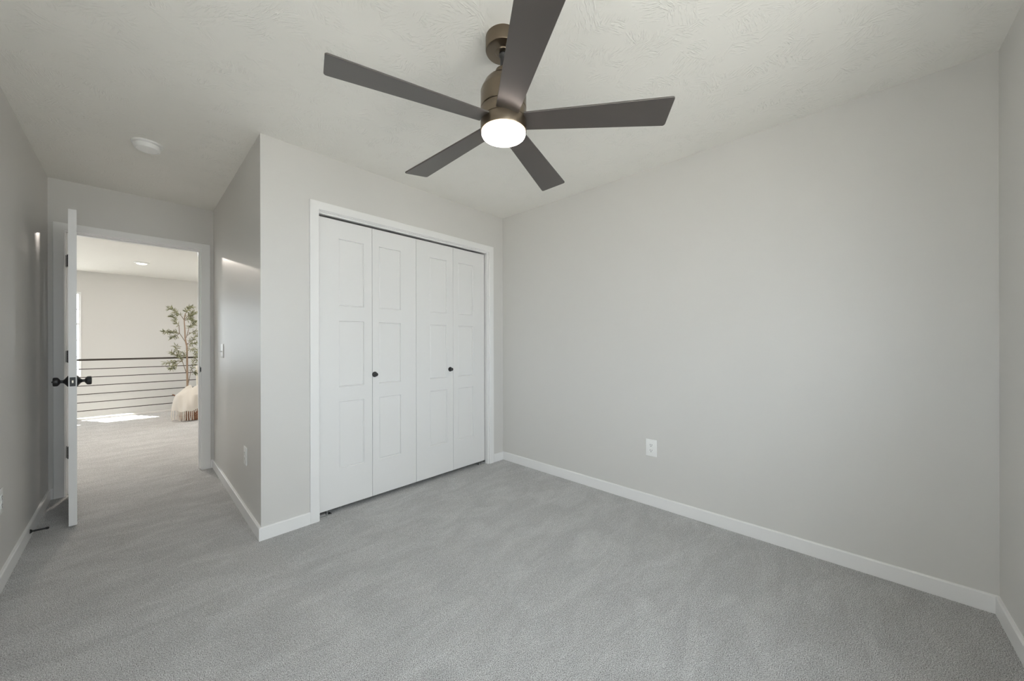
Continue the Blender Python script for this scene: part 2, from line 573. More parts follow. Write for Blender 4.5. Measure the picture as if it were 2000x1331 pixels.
add_box(bm, JL + 0.010, JR - 0.010, DW0 + 0.040, DW0 + 0.075, JH - 0.010, JH, 0.002)
struct('trim_4', bm, M_TRIM, 'white jamb with door stop strip inside the open doorway', 'jamb')


# ------------------------------------------------------------------ windows
def window_x(name, xa, xb, za, zb, yin, yout, label, bars, into, c=0.049):
    """Window in a wall along x: opening xa..xb, za..zb; yin = room face, yout = outside face; into = +1/-1 = direction of the room along y."""
    w = thing(name, label, 'window', kind='structure')
    bm = bmesh.new()
    ya, yb = sorted((yin + into * 0.014, yin))
    for q in ((xa - c, xa, za - c, zb + c), (xb, xb + c, za - c, zb + c), (xa, xb, zb, zb + c), (xa, xb, za - c, za)):
        add_box(bm, q[0], q[1], ya, yb, q[2], q[3], 0.002)
    obj('window_casing', bm, M_TRIM, w)
    f = 0.026
    y0 = yin + (yout - yin) * 0.35; y1 = yin + (yout - yin) * 0.75
    y0, y1 = sorted((y0, y1))
    bm = bmesh.new()
    for q in ((xa, xa + f, za, zb), (xb - f, xb, za, zb), (xa + f, xb - f, zb - f, zb), (xa + f, xb - f, za, za + f)):
        add_box(bm, q[0], q[1], y0, y1, q[2], q[3])
    obj('window_frame', bm, M_TRIM, w)
    ym = (y0 + y1) / 2
    bm = bmesh.new()
    for zz, hh in bars:
        add_box(bm, xa + f, xb - f, ym - 0.012, ym + 0.012, zz - hh / 2, zz + hh / 2)
    xm = (xa + xb) / 2
    add_box(bm, xm - 0.008, xm + 0.008, ym - 0.008, ym + 0.008, za + f, zb - f)
    obj('muntin', bm, M_TRIM, w)
    box_obj('pane', xa + f, xb - f, ym - 0.003, ym + 0.003, za + f, zb - f, M_GLASS, w)
    return w


def window_y(name, ya, yb, za, zb, xin, xout, label, bars, into):
    w = thing(name, label, 'window', kind='structure')
    c = 0.049
    xa, xb = sorted((xin + into * 0.014, xin))
    bm = bmesh.new()
    for q in ((ya - c, ya, za - c, zb + c), (yb, yb + c, za - c, zb + c), (ya, yb, zb, zb + c), (ya, yb, za - c, za)):
        add_box(bm, xa, xb, q[0], q[1], q[2], q[3], 0.002)
    obj('window_casing', bm, M_TRIM, w)
    f = 0.028
    x0, x1 = sorted((xin + (xout - xin) * 0.35, xin + (xout - xin) * 0.75))
    bm = bmesh.new()
    for q in ((ya, ya + f, za, zb), (yb - f, yb, za, zb), (ya + f, yb - f, zb - f, zb), (ya + f, yb - f, za, za + f)):
        add_box(bm, x0, x1, q[0], q[1], q[2], q[3])
    obj('window_frame', bm, M_TRIM, w)
    xm = (x0 + x1) / 2
    bm = bmesh.new()
    for zz, hh in bars:
        add_box(bm, xm - 0.012, xm + 0.012, ya + f, yb - f, zz - hh / 2, zz + hh / 2)
    ym = (ya + yb) / 2
    add_box(bm, xm - 0.02, xm + 0.02, ym - 0.02, ym + 0.02, za + f, zb - f)
    obj('muntin', bm, M_TRIM, w)
    box_obj('pane', xm - 0.003, xm + 0.003, ya + f, yb - f, za + f, zb - f, M_GLASS, w)
    return w


BARS = [(1.775, 0.016), (1.52, 0.034), (1.24, 0.016), (0.95, 0.016)]
window_x('window_1', *WIN_FAR[0], FAR, FAR + T, 'white grid window on the cream wall seen past the open door', BARS, -1, 0.006)
window_x('window_2', *WIN_FAR[1], FAR, FAR + T, 'second white grid window further along the cream wall', BARS, -1, 0.006)
window_x('window_3', *WIN_FRONT[0], -L, -L - T, 'bedroom window behind the camera nearest the corner, out of frame', [(1.42, 0.04)], 1)
window_x('window_5', *WIN_FRONT[1], -L, -L - T, 'bedroom window behind the camera nearer the long wall, out of frame', [(1.42, 0.04)], 1)
window_y('fill_window_4', *FILL_WIN_LOFT, HL, HL - T, 'loft window added out of frame to brighten the loft', [(1.37, 0.04)], 1)
window_y('fill_window_7', *FILL_WIN_SIDE, -W, -W - T, 'window added beside the camera, out of frame, to light the long wall', [(1.37, 0.04)], 1)
window_y('fill_window_6', *FILL_WIN_LOFT_R, 0, T, 'loft window added out of frame to send light through the doorway', [(1.37, 0.04)], -1)


# ------------------------------------------------------------------ panelled slabs
def panel_slab(bm, w, h, t, panels, both=False, rec=0.010, ch=0.011):
    """Slab x 0..w, y 0..t (front at y=0), z 0..h, panels (x0,x1,z0,z1) recessed on the front (and back)."""
    xs = sorted({0.0, w, *[p[0] for p in panels], *[p[1] for p in panels]})
    zs = sorted({0.0, h, *[p[2] for p in panels], *[p[3] for p in panels]})

    def side(y, s):
        V = {}

        def v(x, z):
            k = (round(x, 6), round(z, 6))
            if k not in V:
                V[k] = bm.verts.new((x, y, z))
            return V[k]
        for i in range(len(xs) - 1):
            for j in range(len(zs) - 1):
                xa, xb, za, zb = xs[i], xs[i + 1], zs[j], zs[j + 1]
                ring = [v(xa, za), v(xb, za), v(xb, zb), v(xa, zb)]
                if s and any(abs(p[0] - xa) < 1e-6 and abs(p[1] - xb) < 1e-6 and abs(p[2] - za) < 1e-6 and abs(p[3] - zb) < 1e-6 for p in panels):
                    mid = [bm.verts.new((x, y + s * rec, z)) for x, z in ((xa + 0.004, za + 0.004), (xb - 0.004, za + 0.004), (xb - 0.004, zb - 0.004), (xa + 0.004, zb - 0.004))]
                    inn = [bm.verts.new((x, y + s * rec * 0.55, z)) for x, z in ((xa + ch, za + ch), (xb - ch, za + ch), (xb - ch, zb - ch), (xa + ch, zb - ch))]
                    for a, b in ((ring, mid), (mid, inn)):
                        for q in range(4):
                            bm.faces.new((a[q], a[(q + 1) % 4], b[(q + 1) % 4], b[q]))
                    bm.faces.new(inn)
                else:
                    bm.faces.new(ring)
        return V
    f = side(0.0, 1)
    b = side(t, -1 if both else 0)

    def edge_loop(V):
        pts = [(x, 0.0) for x in xs] + [(w, z) for z in zs[1:]] + [(x, h) for x in reversed(xs[:-1])] + [(0.0, z) for z in reversed(zs[1:-1])]
        return [V[(round(x, 6), round(z, 6))] for x, z in pts]
    lf, lb = edge_loop(f), edge_loop(b)
    for i in range(len(lf)):
        j = (i + 1) % len(lf)
        bm.faces.new((lf[i], lf[j], lb[j], lb[i]))


# ------------------------------------------------------------------ closet bifold doors
CY, CZ0, CH, CT = 0.035, 0.033, 2.005, 0.034
EDGES = [-1.7205, -1.3485, -0.9765, -0.5985, -0.2235]
ZP = [(0.296, 0.768), (0.872, 1.337), (1.441, 1.912)]
PX = [(-1.590, -1.411), (-1.296, -1.115), (-0.844, -0.666), (-0.542, -0.362)]


def knob_bm():
    bm = bmesh.new()
    prof = [(0.0, 0.0), (0.0195, 0.0), (0.0205, 0.003), (0.0195, 0.007), (0.0165, 0.010), (0.0155, 0.013), (0.0105, 0.015), (0.0095, 0.021),
            (0.0120, 0.023), (0.0135, 0.027), (0.0130, 0.031), (0.0095, 0.034), (0.0045, 0.0352), (0.0, 0.0354)]
    lathe(bm, prof, 28, Matrix.Rotation(PI / 2, 4, 'X'))
    return bm


def closet_pair(name, i0, label, knob_leaf, knob_x):
    d = thing(name, label, 'closet door', (EDGES[i0], CY, CZ0), kind='structure')
    for i in (i0, i0 + 1):
        xa, xb = EDGES[i] + 0.0015, EDGES[i + 1] - 0.0015
        bm = bmesh.new()
        panel_slab(bm, xb - xa, CH, CT, [(PX[i][0] - xa, PX[i][1] - xa, z0 - CZ0, z1 - CZ0) for z0, z1 in ZP])
        leaf = obj('door_leaf', bm, M_DOOR, d)
        leaf.location = (xa - EDGES[i0], 0, 0)
        if i == knob_leaf:
            k = obj('knob', knob_bm(), M_BLACK, leaf, 35)
            k['label'] = 'black round knob'
            k.location = (knob_x - xa, 0, 0.944 - CZ0)
    return d


closet_pair('door_2', 0, 'left pair of white three panel folding closet doors', 1, -1.331)
closet_pair('door_3', 2, 'right pair of white three panel folding closet doors', 2, -0.634)
# head track above the doors
bm = bmesh.new()
add_box(bm, -1.7275, -0.2105, 0.030, 0.062, 2.058, 2.062)
add_box(bm, -1.7275, -0.2105, 0.010, 0.030, 2.050, 2.062, 0.002)
tag(obj('closet_track', bm, M_TRIM), 'white metal track above the folding closet doors', 'door track', kind='thing')


def pivot_bracket(x, s, label):
    b = thing('pivot_bracket', label, 'door bracket', (x, CY, 0.0), group='pivot brackets at the closet floor')
    bm = bmesh.new()
    add_box(bm, *sorted((0, s * 0.088)), 0.000, 0.034, 0.0, 0.004)
    add_box(bm, *sorted((0, s * 0.003)), 0.000, 0.034, 0.004, 0.030)
    add_box(bm, *sorted((s * 0.003, s * 0.05)), 0.006, 0.009, 0.004, 0.016)
    obj('plate', bm, M_STEEL, b)
    bm = bmesh.new()
    lathe(bm, [(0.0, 0.004), (0.008, 0.004), (0.008, 0.016), (0.004, 0.018), (0.004, 0.031), (0.0, 0.031)], 14, Matrix.Translation((s * 0.062, 0.015, 0)))
    obj('pin', bm, M_STEEL, b, 35)


pivot_bracket(-1.7275, 1, 'small steel pivot bracket at the left foot of the closet doors')
pivot_bracket(-0.2105, -1, 'small steel pivot bracket at the right foot of the closet doors')

# ------------------------------------------------------------------ bedroom door, swung open
HX, HY = -2.918, 1.8165                       # left face of the slab at the hinge edge
ang = math.atan2(1.058 - HY, -2.8640 - HX)
d1 = thing('door_1', 'white panel door standing open beside the grey wall', 'door', (HX, HY, 0.012), ang, kind='structure')
DWD, DHT, DTH = 0.762, 2.030, 0.035
# local x runs hinge -> latch, local y points to the right-hand face
bm = bmesh.new()
panel_slab(bm, DWD, DHT, DTH, [(0.12, 0.642, 0.26, 0.74), (0.12, 0.642, 0.86, 1.31), (0.12, 0.642, 1.43, 1.90)], both=True)
slab = obj('door_slab', bm, M_DOOR, d1)


def door_knob(side):
    bm = bmesh.new()
    prof = [(0.0, 0.0), (0.0345, 0.0), (0.0345, 0.003), (0.031, 0.006), (0.020, 0.013), (0.0135, 0.017), (0.0125, 0.020), (0.0095, 0.022), (0.0095, 0.032),
            (0.0135, 0.034), (0.022, 0.039), (0.0270, 0.043), (0.0282, 0.049), (0.0282, 0.058), (0.0262, 0.062), (0.0200, 0.0635), (0.0, 0.064)]
    if side < 0:
        prof = prof[:-1] + [(0.0055, 0.0637), (0.0055, 0.068), (0.0, 0.068)]
    lathe(bm, prof, 32, Matrix.Rotation(-PI / 2 if side > 0 else PI / 2, 4, 'X'))
    k = obj('door_knob', bm, M_BLACK, d1, 35)
    k['label'] = 'black round door knob on a flared rose'
    k.location = (DWD - 0.062, DTH if side > 0 else 0.0, 0.923)


door_knob(1)
door_knob(-1)
bm = bmesh.new()
add_box(bm, DWD, DWD + 0.0018, 0.0055, 0.0295, 0.894, 0.952, 0.0006)
lp = obj('latch_plate', bm, M_BLACK, d1)
lp['label'] = 'black latch plate on the door edge'
bm = bmesh.new()
add_box(bm, DWD + 0.0018, DWD + 0.009, 0.0125, 0.0225, 0.914, 0.934, 0.002)
obj('latch_bolt', bm, M_BRASS, lp)
for z in (0.326, 1.068, 1.808):
    bm = bmesh.new()
    add_box(bm, -0.0015, 0.0, 0.001, 0.032, z - 0.0445, z + 0.0445)
    zz = [z - 0.0445 + 0.0178 * i for i in range(6)]
    for q in range(5):
        lathe(bm, [(0.0, zz[q] + 0.0006), (0.0062, zz[q] + 0.0006), (0.0062, zz[q + 1] - 0.0006), (0.0, zz[q + 1] - 0.0006)], 14, Matrix.Translation((-0.001, -0.0065, 0)))
    lathe(bm, [(0.0, z - 0.048), (0.0045, z - 0.047), (0.0045, z + 0.047), (0.0, z + 0.048)], 12, Matrix.Translation((-0.001, -0.0065, 0)))
    vs = add_box(bm, JL, JL + 0.0018, D + 0.0005, D + 0.034, z + 0.012 - 0.0445, z + 0.012 + 0.0445)
    bmesh.ops.transform(bm, matrix=(Matrix.Translation((HX, HY, 0.012)) @ Matrix.Rotation(ang, 4, 'Z')).inverted(), verts=vs)
    h = obj('hinge', bm, M_BLACK, d1, 40)
    h['label'] = 'black butt hinge'
# strike plate on the right jamb
bm = bmesh.new()
add_box(bm, JR - 0.0014, JR, D + 0.004, D + 0.032, 0.905, 0.965, 0.0006)
add_box(bm, JR - 0.0014, JR + 0.006, D - 0.002, D + 0.004, 0.915, 0.955)
tag(obj('strike_plate', bm, M_BLACK), 'dark strike plate on the right jamb of the open doorway', 'strike plate')

# spring door stop on the left baseboard
st = thing('door_stop', 'black spring door stop sticking out of the baseboard by the open door', 'door stop', (-W + BT, 1.030, 0.046))
ax = Vector((0.075, 0.030, -0.012)).normalized()
rotm = Vector((0, 0, 1)).rotation_difference(ax).to_matrix().to_4x4()
bm = bmesh.new()
lathe(bm, [(0.0, 0.0), (0.0125, 0.0), (0.0125, 0.002), (0.008, 0.009), (0.0, 0.012)], 18, rotm)
obj('base', bm, M_BLACK, st, 40)
bm = bmesh.new()
pts = []
for i in range(23 * 10 + 1):
    a = 2 * PI * i / 10
    pts.append(rotm @ Vector((0.0046 * math.cos(a), 0.0046 * math.sin(a), 0.006 + 0.056 * i / 230)))
tube(bm, pts, 0.0011, 5)
lathe(bm, [(0.0, 0.004), (0.0034, 0.004), (0.0034, 0.064), (0.0, 0.064)], 10, rotm)
obj('spring', bm, M_BLACK, st, 40)
bm = bmesh.new()
lathe(bm, [(0.0, 0.060), (0.006, 0.060), (0.0072, 0.064), (0.0072, 0.072), (0.005, 0.075), (0.0, 0.076)], 16, rotm)
obj('tip', bm, M_BLACK, st, 40)


# ------------------------------------------------------------------ outlets and switch
def outlet(loc, rotz, label):
    """Faces local -y."""
    t = thing('wall_outlet', label, 'outlet', loc, rotz, group='duplex wall outlets')
    bm = bmesh.new()
    add_box(bm, -0.040, 0.040, -0.006, 0.0, -0.061, 0.061, 0.0025, 2)
    obj('cover_plate', bm, M_PLASTIC, t, 50)
    for dz in (0.0195, -0.0195):
        bm = bmesh.new()
        pts = []
        for i in range(28):
            a = 2 * PI * i / 28
            pts.append((0.0172 * math.cos(a), max(-0.0138, min(0.0138, 0.0172 * math.sin(a)))))
        f = [bm.verts.new((x, -0.0078, z)) for x, z in pts]
        b = [bm.verts.new((x, -0.004, z)) for x, z in pts]
        bm.faces.new(f); bm.faces.new(b)
        for i in range(28):
            j = (i + 1) % 28
            bm.faces.new((f[i], f[j], b[j], b[i]))
        rc = obj('receptacle', bm, M_PLASTIC, t)
        rc.location = (0, 0, dz)
        bm = bmesh.new()
        add_box(bm, -0.0075, -0.0052, -0.0082, -0.0070, -0.0005, 0.0075)
        add_box(bm, 0.0052, 0.0075, -0.0082, -0.0070, 0.0005, 0.0072)
        lathe(bm, [(0.0, 0.0070), (0.0026, 0.0070), (0.0026, 0.0082), (0.0, 0.0082)], 12, Matrix.Translation((0, 0, -0.0068)) @ Matrix.Rotation(PI / 2, 4, 'X'))
        s = obj('slot', bm, M_SLOT, rc)
        s['label'] = 'dark socket slots'
    bm = bmesh.new()
    lathe(bm, [(0.0, 0.0055), (0.0032, 0.0055), (0.0030, 0.0072), (0.0, 0.0074)], 12, Matrix.Rotation(PI / 2, 4, 'X'))
    obj('screw', bm, M_PLASTIC, t)


outlet((0, -1.517, 0.4165), PI * 1.5, 'white outlet low on the long blank grey wall')
outlet((-A, 0.418, 0.4165), PI * 1.5, 'white outlet on the short wall beside the doorway, below the switch')
outlet((-W, 0.415, 0.4165), PI * 0.5, 'white outlet at the left edge near the door stop')

sw = thing('light_switch', 'double white light switch on the short wall beside the doorway', 'light switch', (-A, 1.338, 1.115), PI * 1.5)
bm = bmesh.new()
add_box(bm, -0.058, 0.058, -0.006, 0.0, -0.059, 0.059, 0.0025, 2)
obj('cover_plate', bm, M_PLASTIC, sw, 50)
for dx in (-0.023, 0.023):
    bm = bmesh.new()
    add_box(bm, dx - 0.005, dx + 0.005, -0.0065, -0.004, -0.012, 0.012)
    add_box(bm, dx - 0.0042, dx + 0.0042, -0.016, -0.006, -0.010, 0.001, 0.001)
    obj('toggle', bm, M_PLASTIC, sw)

# ------------------------------------------------------------------ smoke detector
sd = thing('smoke_detector', 'round white smoke detector on the ceiling near the doorway', 'smoke detector', (-2.516, 0.650, H))
bm = bmesh.new()
lathe(bm, [(0.0, 0.0), (0.073, 0.0), (0.074, -0.003), (0.073, -0.010), (0.066, -0.013), (0.0, -0.013)], 48)
obj('base_plate', bm, M_PLASTIC, sd, 35)
bm = bmesh.new()
lathe(bm, [(0.0, -0.013), (0.059, -0.013), (0.059, -0.0155), (0.064, -0.0165), (0.0625, -0.030), (0.058, -0.039), (0.050, -0.043), (0.048, -0.0415), (0.030, -0.043), (0.0, -0.0435)], 48)
obj('cover', bm, M_PLASTIC, sd, 35)
# ------------------------------------------------------------------ ceiling fan
FX, FY = -1.5196, -1.5218
fan = thing('ceiling_fan', 'five blade bronze ceiling fan with lit round lamp', 'ceiling fan', (FX, FY, H))
Z = lambda z: z - H
bm = bmesh.new()
lathe(bm, [(0.0, 0.0), (0.0735, 0.0), (0.0735, -0.050), (0.0715, -0.0535), (0.068, -0.0545), (0.033, -0.0560), (0.030, -0.0595), (0.0, -0.0605)], 56)
obj('canopy', bm, M_BRONZE, fan, 35)
bm = bmesh.new()
lathe(bm, [(0.0, -0.058), (0.017, -0.060), (0.019, -0.068), (0.015, -0.078), (0.0128, -0.082), (0.0128, Z(2.30)), (0.0, Z(2.30))], 24)
obj('downrod', bm, M_BLACK, fan, 35)
bm = bmesh.new()
lathe(bm, [(0.0, Z(2.312)), (0.026, Z(2.312)), (0.032, Z(2.308)), (0.034, Z(2.292)), (0.036, Z(2.280)), (0.066, Z(2.266)), (0.078, Z(2.252)), (0.0805, Z(2.246)), (0.0905, Z(2.226)), (0.0945, Z(2.216)),
           (0.0945, Z(2.148)), (0.0925, Z(2.1455)), (0.0, Z(2.1455))], 64)
obj('motor_housing', bm, M_BRONZE, fan, 32)
bm = bmesh.new()
lathe(bm, [(0.0, Z(2.1455)), (0.0925, Z(2.1430)), (0.0945, Z(2.1410)), (0.0950, Z(2.098)), (0.0930, Z(2.0965)), (0.0950, Z(2.0950)), (0.0952, Z(2.055)), (0.0935, Z(2.0515)), (0.0, Z(2.0515))], 64)
obj('light_housing', bm, M_BRONZE, fan, 32)
bm = bmesh.new()
lathe(bm, [(0.0, Z(2.0515)), (0.0905, Z(2.0515)), (0.0908, Z(2.044)), (0.0885, Z(2.039)), (0.080, Z(2.0345)), (0.060, Z(2.0300)), (0.030, Z(2.0278)), (0.0, Z(2.0272))], 64)
gl = obj('lamp_glass', bm, M_LENS, fan, 60)
gl['label'] = 'glowing frosted round lamp glass'


def blade_bm():
    bm = bmesh.new()
    r0, r1, w0, w1, th = 0.088, 0.660, 0.0455, 0.0701, 0.0065
    pts = [(r0, -w0)]
    rc = 0.010
    for k in range(5):
        a = -PI / 2 + k * PI / 8
        pts.append((r1 - rc + rc * math.cos(a), -w1 + rc + rc * math.sin(a)))
    for k in range(5):
        a = k * PI / 8
        pts.append((r1 - rc + rc * math.cos(a), w1 - rc + rc * math.sin(a)))
    pts.append((r0, w0))
    top = [bm.verts.new((x, y, th / 2)) for x, y in pts]
    bot = [bm.verts.new((x, y, -th / 2)) for x, y in pts]
    ft = bm.faces.new(top); fb = bm.faces.new(bot)
    for i in range(len(pts)):
        j = (i + 1) % len(pts)
        bm.faces.new((top[i], top[j], bot[j], bot[i]))
    es = [e for e in ft.edges] + [e for e in fb.edges]
    bmesh.ops.bevel(bm, geom=es, offset=0.0012, segments=1, affect='EDGES')
    return bm


for k in range(5):
    a = 2.8386 + k * 2 * PI / 5
    b = obj('blade', blade_bm(), M_BLADE, fan)
    m = Matrix.Rotation(a, 4, 'Z') @ Matrix.Rotation(0.0099, 4, 'Y') @ Matrix.Rotation(-0.1797, 4, 'X')
    b.matrix_local = Matrix.Translation((0, 0, Z(2.0951))) @ m

# ------------------------------------------------------------------ loft: downlight, railing, plant, chair
def downlight(x, y, watts, label):
    dl = thing('downlight', label, 'ceiling light', (x, y, H), group='loft downlights')
    bm = bmesh.new()
    lathe(bm, [(0.052, 0.0), (0.088, 0.0), (0.090, -0.004), (0.086, -0.010), (0.062, -0.022), (0.052, -0.020)], 36, close=False)
    obj('trim_ring', bm, M_PLASTIC, dl, 35)
    bm = bmesh.new()
    lathe(bm, [(0.0, 0.0), (0.056, 0.0), (0.056, -0.022), (0.040, -0.028), (0.0, -0.030)], 36)
    obj('lens', bm, M_CAN, dl, 40)
    ld = bpy.data.lights.new('downlight_lamp', 'AREA')
    ld.shape = 'DISK'; ld.size = 0.10; ld.energy = watts; ld.color = (1.0, 0.90, 0.80)
    lo = bpy.data.objects.new('downlight_lamp', ld)
    COL.objects.link(lo); lo.parent = dl; lo.location = (0, 0, -0.033)


downlight(-2.492, 5.447, 4.0, 'small round lit downlight in the loft ceiling, seen through the doorway')
downlight(-2.50, 3.60, 24.0, 'loft downlight just beyond the doorway, hidden by the door head')
downlight(-4.3, 5.447, 4.0, 'unseen loft downlight added for more light, hidden behind the open door')  # extra lamp out of view, added to brighten the loft

RY = FLOOR_END + 0.045
rail = thing('railing', 'dark metal railing of thin horizontal bars at the loft edge', 'railing', (0, RY, 0.024))
bm = bmesh.new()
add_box(bm, HL + 0.01, HR - 0.01, -0.021, 0.021, 0.912 - 0.024, 0.940 - 0.024, 0.002)
obj('handrail', bm, M_RAIL, rail)
for z in (0.783, 0.655, 0.523, 0.391, 0.263, 0.135):
    bm = bmesh.new()
    add_box(bm, HL + 0.01, HR - 0.01, -0.005, 0.005, z - 0.006 - 0.024, z + 0.006 - 0.024)
    obj('bar', bm, M_RAIL, rail)
for x in (-5.55, -3.66, -1.757, -0.05):
    bm = bmesh.new()
    add_box(bm, x - 0.019, x + 0.019, -0.019, 0.019, 0.0, 0.890, 0.002)
    add_box(bm, x - 0.04, x + 0.04, -0.04, 0.04, 0.0, 0.006, 0.001)
    obj('post', bm, M_RAIL, rail)

# wicker basket
BX, BY = -1.915, 4.925
bk = thing('wicker_basket', 'brown wicker basket holding the olive tree', 'basket', (BX, BY, 0.0))
bm = bmesh.new()
uvl = bm.loops.layers.uv.new('UVMap')
prof = [(0.175, 0.0), (0.190, 0.02), (0.205, 0.12), (0.212, 0.22), (0.212, 0.31), (0.205, 0.355), (0.212, 0.365), (0.216, 0.375), (0.208, 0.385), (0.195, 0.38), (0.192, 0.33)]
SEG = 56
rings = [[bm.verts.new(((r + 0.003 * (1 if (i // 2) % 2 else -1) * (0 < q < 5)) * math.cos(2 * PI * i / SEG), (r + 0.003 * (1 if (i // 2) % 2 else -1) * (0 < q < 5)) * math.sin(2 * PI * i / SEG), z)) for i in range(SEG)] for q, (r, z) in enumerate(prof)]
for q in range(len(prof) - 1):
    for i in range(SEG):
        j = (i + 1) % SEG
        f = bm.faces.new((rings[q][i], rings[q][j], rings[q + 1][j], rings[q + 1][i]))
        for lp_, (uu, vv) in zip(f.loops, ((i, q), (i + 1, q), (i + 1, q + 1), (i, q + 1))):
            lp_[uvl].uv = (uu * 0.75, prof[min(vv, len(prof) - 1)][1] / 0.014)
bm.faces.new(rings[0])
obj('woven_body', bm, M_WICKER, bk, 60)
for s in (-1, 1):
    bm = bmesh.new()
    pts = []
    for i in range(13):
        a = PI * i / 12
        pts.append((s * (0.212 + 0.045 * math.sin(a)), -0.05 * math.cos(a), 0.365 + 0.035 * math.sin(a)))
    tube(bm, pts, 0.008, 8)
    obj('handle', bm, M_WICKER, bk, 60)
bm = bmesh.new()
lathe(bm, [(0.0, 0.355), (0.10, 0.357), (0.192, 0.345), (0.192, 0.31), (0.0, 0.31)], 24)
obj('moss_fill', bm, M_LEAF, bk, 40)


# olive tree, traced branch by branch and set in depth
def px(x, y, Y):
    """Point where the view through photo pixel (x, y) meets the plane of depth Y."""
    v = f1 + r2 * ((x - 1000) / FPX) + u2 * ((CYPX - y) / FPX)
    return CAM + v * ((Y - CAM.y) / v.y)


TY = 4.99
z2 = lambda p, Y: px(310 + p[0] / 12.1, 590 + p[1] / 12.1, Y)
z7 = lambda p, Y: px(300 + p[0] / 4.75, 570 + p[1] / 4.75, Y)
ORG = px(366, 760, TY); ORG.z = 0.355
tree = thing('olive_tree', 'slim olive tree with sparse narrow leaves standing in the wicker basket', 'tree', ORG)
bm = bmesh.new()
tr = [Vector((ORG.x, ORG.y, 0.3575)), px(366, 757, TY), px(365.6, 725, TY), px(365.4, 700, TY), px(365, 677, TY), px(363, 669, TY), px(361.6, 660, TY), px(360.8, 640, TY), px(359.6, 625, TY), px(361.5, 612, TY + 0.02)]
tube(bm, [p - ORG for p in tr], [0.014, 0.0135, 0.0125, 0.012, 0.011, 0.011, 0.009, 0.0075, 0.006, 0.003], 10)
obj('trunk', bm, M_BARK, tree, 60)
TW = [
    (z2, [(640, 960), (490, 740), (380, 720), (240, 710), (95, 720)], -0.06, 30),
    (z2, [(490, 740), (480, 560), (400, 480), (350, 350), (310, 330)], 0.02, 26),
    (z2, [(600, 430), (520, 310), (430, 270), (340, 180), (240, 140)], 0.06, 26),
    (z2, [(600, 430), (650, 250), (700, 150), (780, 100)], 0.0, 26),
    (z2, [(600, 430), (700, 330), (780, 290), (850, 250)], -0.05, 30),
    (z2, [(600, 450), (690, 420), (750, 380), (800, 440)], 0.03, 24),
    (z2, [(650, 850), (720, 600), (800, 550), (870, 480)], -0.08, 20),
    (z2, [(680, 790), (790, 720), (930, 690)], 0.05, 12),
    (z2, [(660, 1000), (740, 950), (850, 840), (950, 770)], -0.1, 22),
    (z2, [(660, 1000), (760, 1000), (950, 970)], 0.08, 18),
    (z2, [(680, 1090), (780, 1130), (930, 1190)], -0.04, 14),
    (z2, [(490, 740), (430, 800), (340, 840), (300, 850)], 0.05, 16),
    (z7, [(305, 760), (265, 640), (230, 570), (205, 500)], 0.05, 30),
    (z7, [(265, 640), (200, 655), (110, 660)], 0.02, 20),
    (z7, [(265, 640), (195, 690), (160, 715)], -0.05, 22),
    (z7, [(262, 630), (225, 600), (160, 560)], -0.05, 22),
    (z7, [(265, 640), (280, 600), (290, 570)], -0.05, 10),
    (z7, [(320, 860), (350, 720), (385, 610), (415, 540)], -0.05, 26),
    (z7, [(350, 720), (375, 755), (400, 750)], -0.02, 12),
    (z7, [(385, 610), (400, 640), (415, 650)], 0.04, 10),
]
twigs = bmesh.new()
leaves = bmesh.new()


def leaf(bm, p, d, ln, wd):
    d = d.normalized()
    side = d.cross(Vector((random.uniform(-1, 1), random.uniform(-1, 1), random.uniform(-.4, 1)))).normalized()
    nrm = d.cross(side)
    mid = p + d * ln * 0.5 + nrm * ln * 0.06
    a = bm.verts.new(p); e = bm.verts.new(p + d * ln)
    b1 = bm.verts.new(p + d * ln * 0.35 + side * wd); b2 = bm.verts.new(p + d * ln * 0.7 + side * wd * 0.7)
    c1 = bm.verts.new(p + d * ln * 0.35 - side * wd); c2 = bm.verts.new(p + d * ln * 0.7 - side * wd * 0.7)
    m1 = bm.verts.new(p + d * ln * 0.35 + nrm * ln * 0.05); m2 = bm.verts.new(p + d * ln * 0.7 + nrm * ln * 0.04)
    bm.faces.new((a, b1, m1)); bm.faces.new((a, m1, c1))
    bm.faces.new((b1, b2, m2, m1)); bm.faces.new((m1, m2, c2, c1))
    bm.faces.new((b2, e, m2)); bm.faces.new((m2, e, c2))


for fn, pl, dy, n in TW:
    k = len(pl) - 1
    P = [fn(p, TY + dy * i / k) - ORG for i, p in enumerate(pl)]
    tube(twigs, P, [0.0042 - 0.003 * i / k for i in range(k + 1)], 6)
    n = int(n * 2.0)
    for i in range(n):
        t = (0.28 + 0.72 * (i + random.random() * 0.7) / n) * k
        s = min(int(t), k - 1)
        p = P[s].lerp(P[s + 1], min(t - s, 1.0))
        dr = (P[s + 1] - P[s]).normalized()
        q = Vector((random.uniform(-1, 1), random.uniform(-1, 1), random.uniform(-1, 1))).normalized()
        d = dr * 0.55 + q * 0.8
        leaf(leaves, p, d, random.uniform(0.045, 0.075), random.uniform(0.0048, 0.0074))
obj('branch', twigs, M_TWIG, tree, 60)
obj('foliage', leaves, M_LEAF, tree)

# cream throw draped over the basket
tw = thing('throw_blanket', 'cream fringed throw draped over the wicker basket', 'blanket', (BX, BY, 0.0))
bm = bmesh.new()
NA, NV = 60, 26
A0, A1 = math.radians(198), math.radians(322)       # swept from the left side round to the front


def throw_edge(t):
    # height of the hanging hem as it goes round
    if t < 0.40:
        return 0.155 + 0.012 * math.sin(t * 19)
    return 0.155 + 0.06 * min(1.0, (t - 0.40) / 0.5) + 0.010 * math.sin(t * 23)


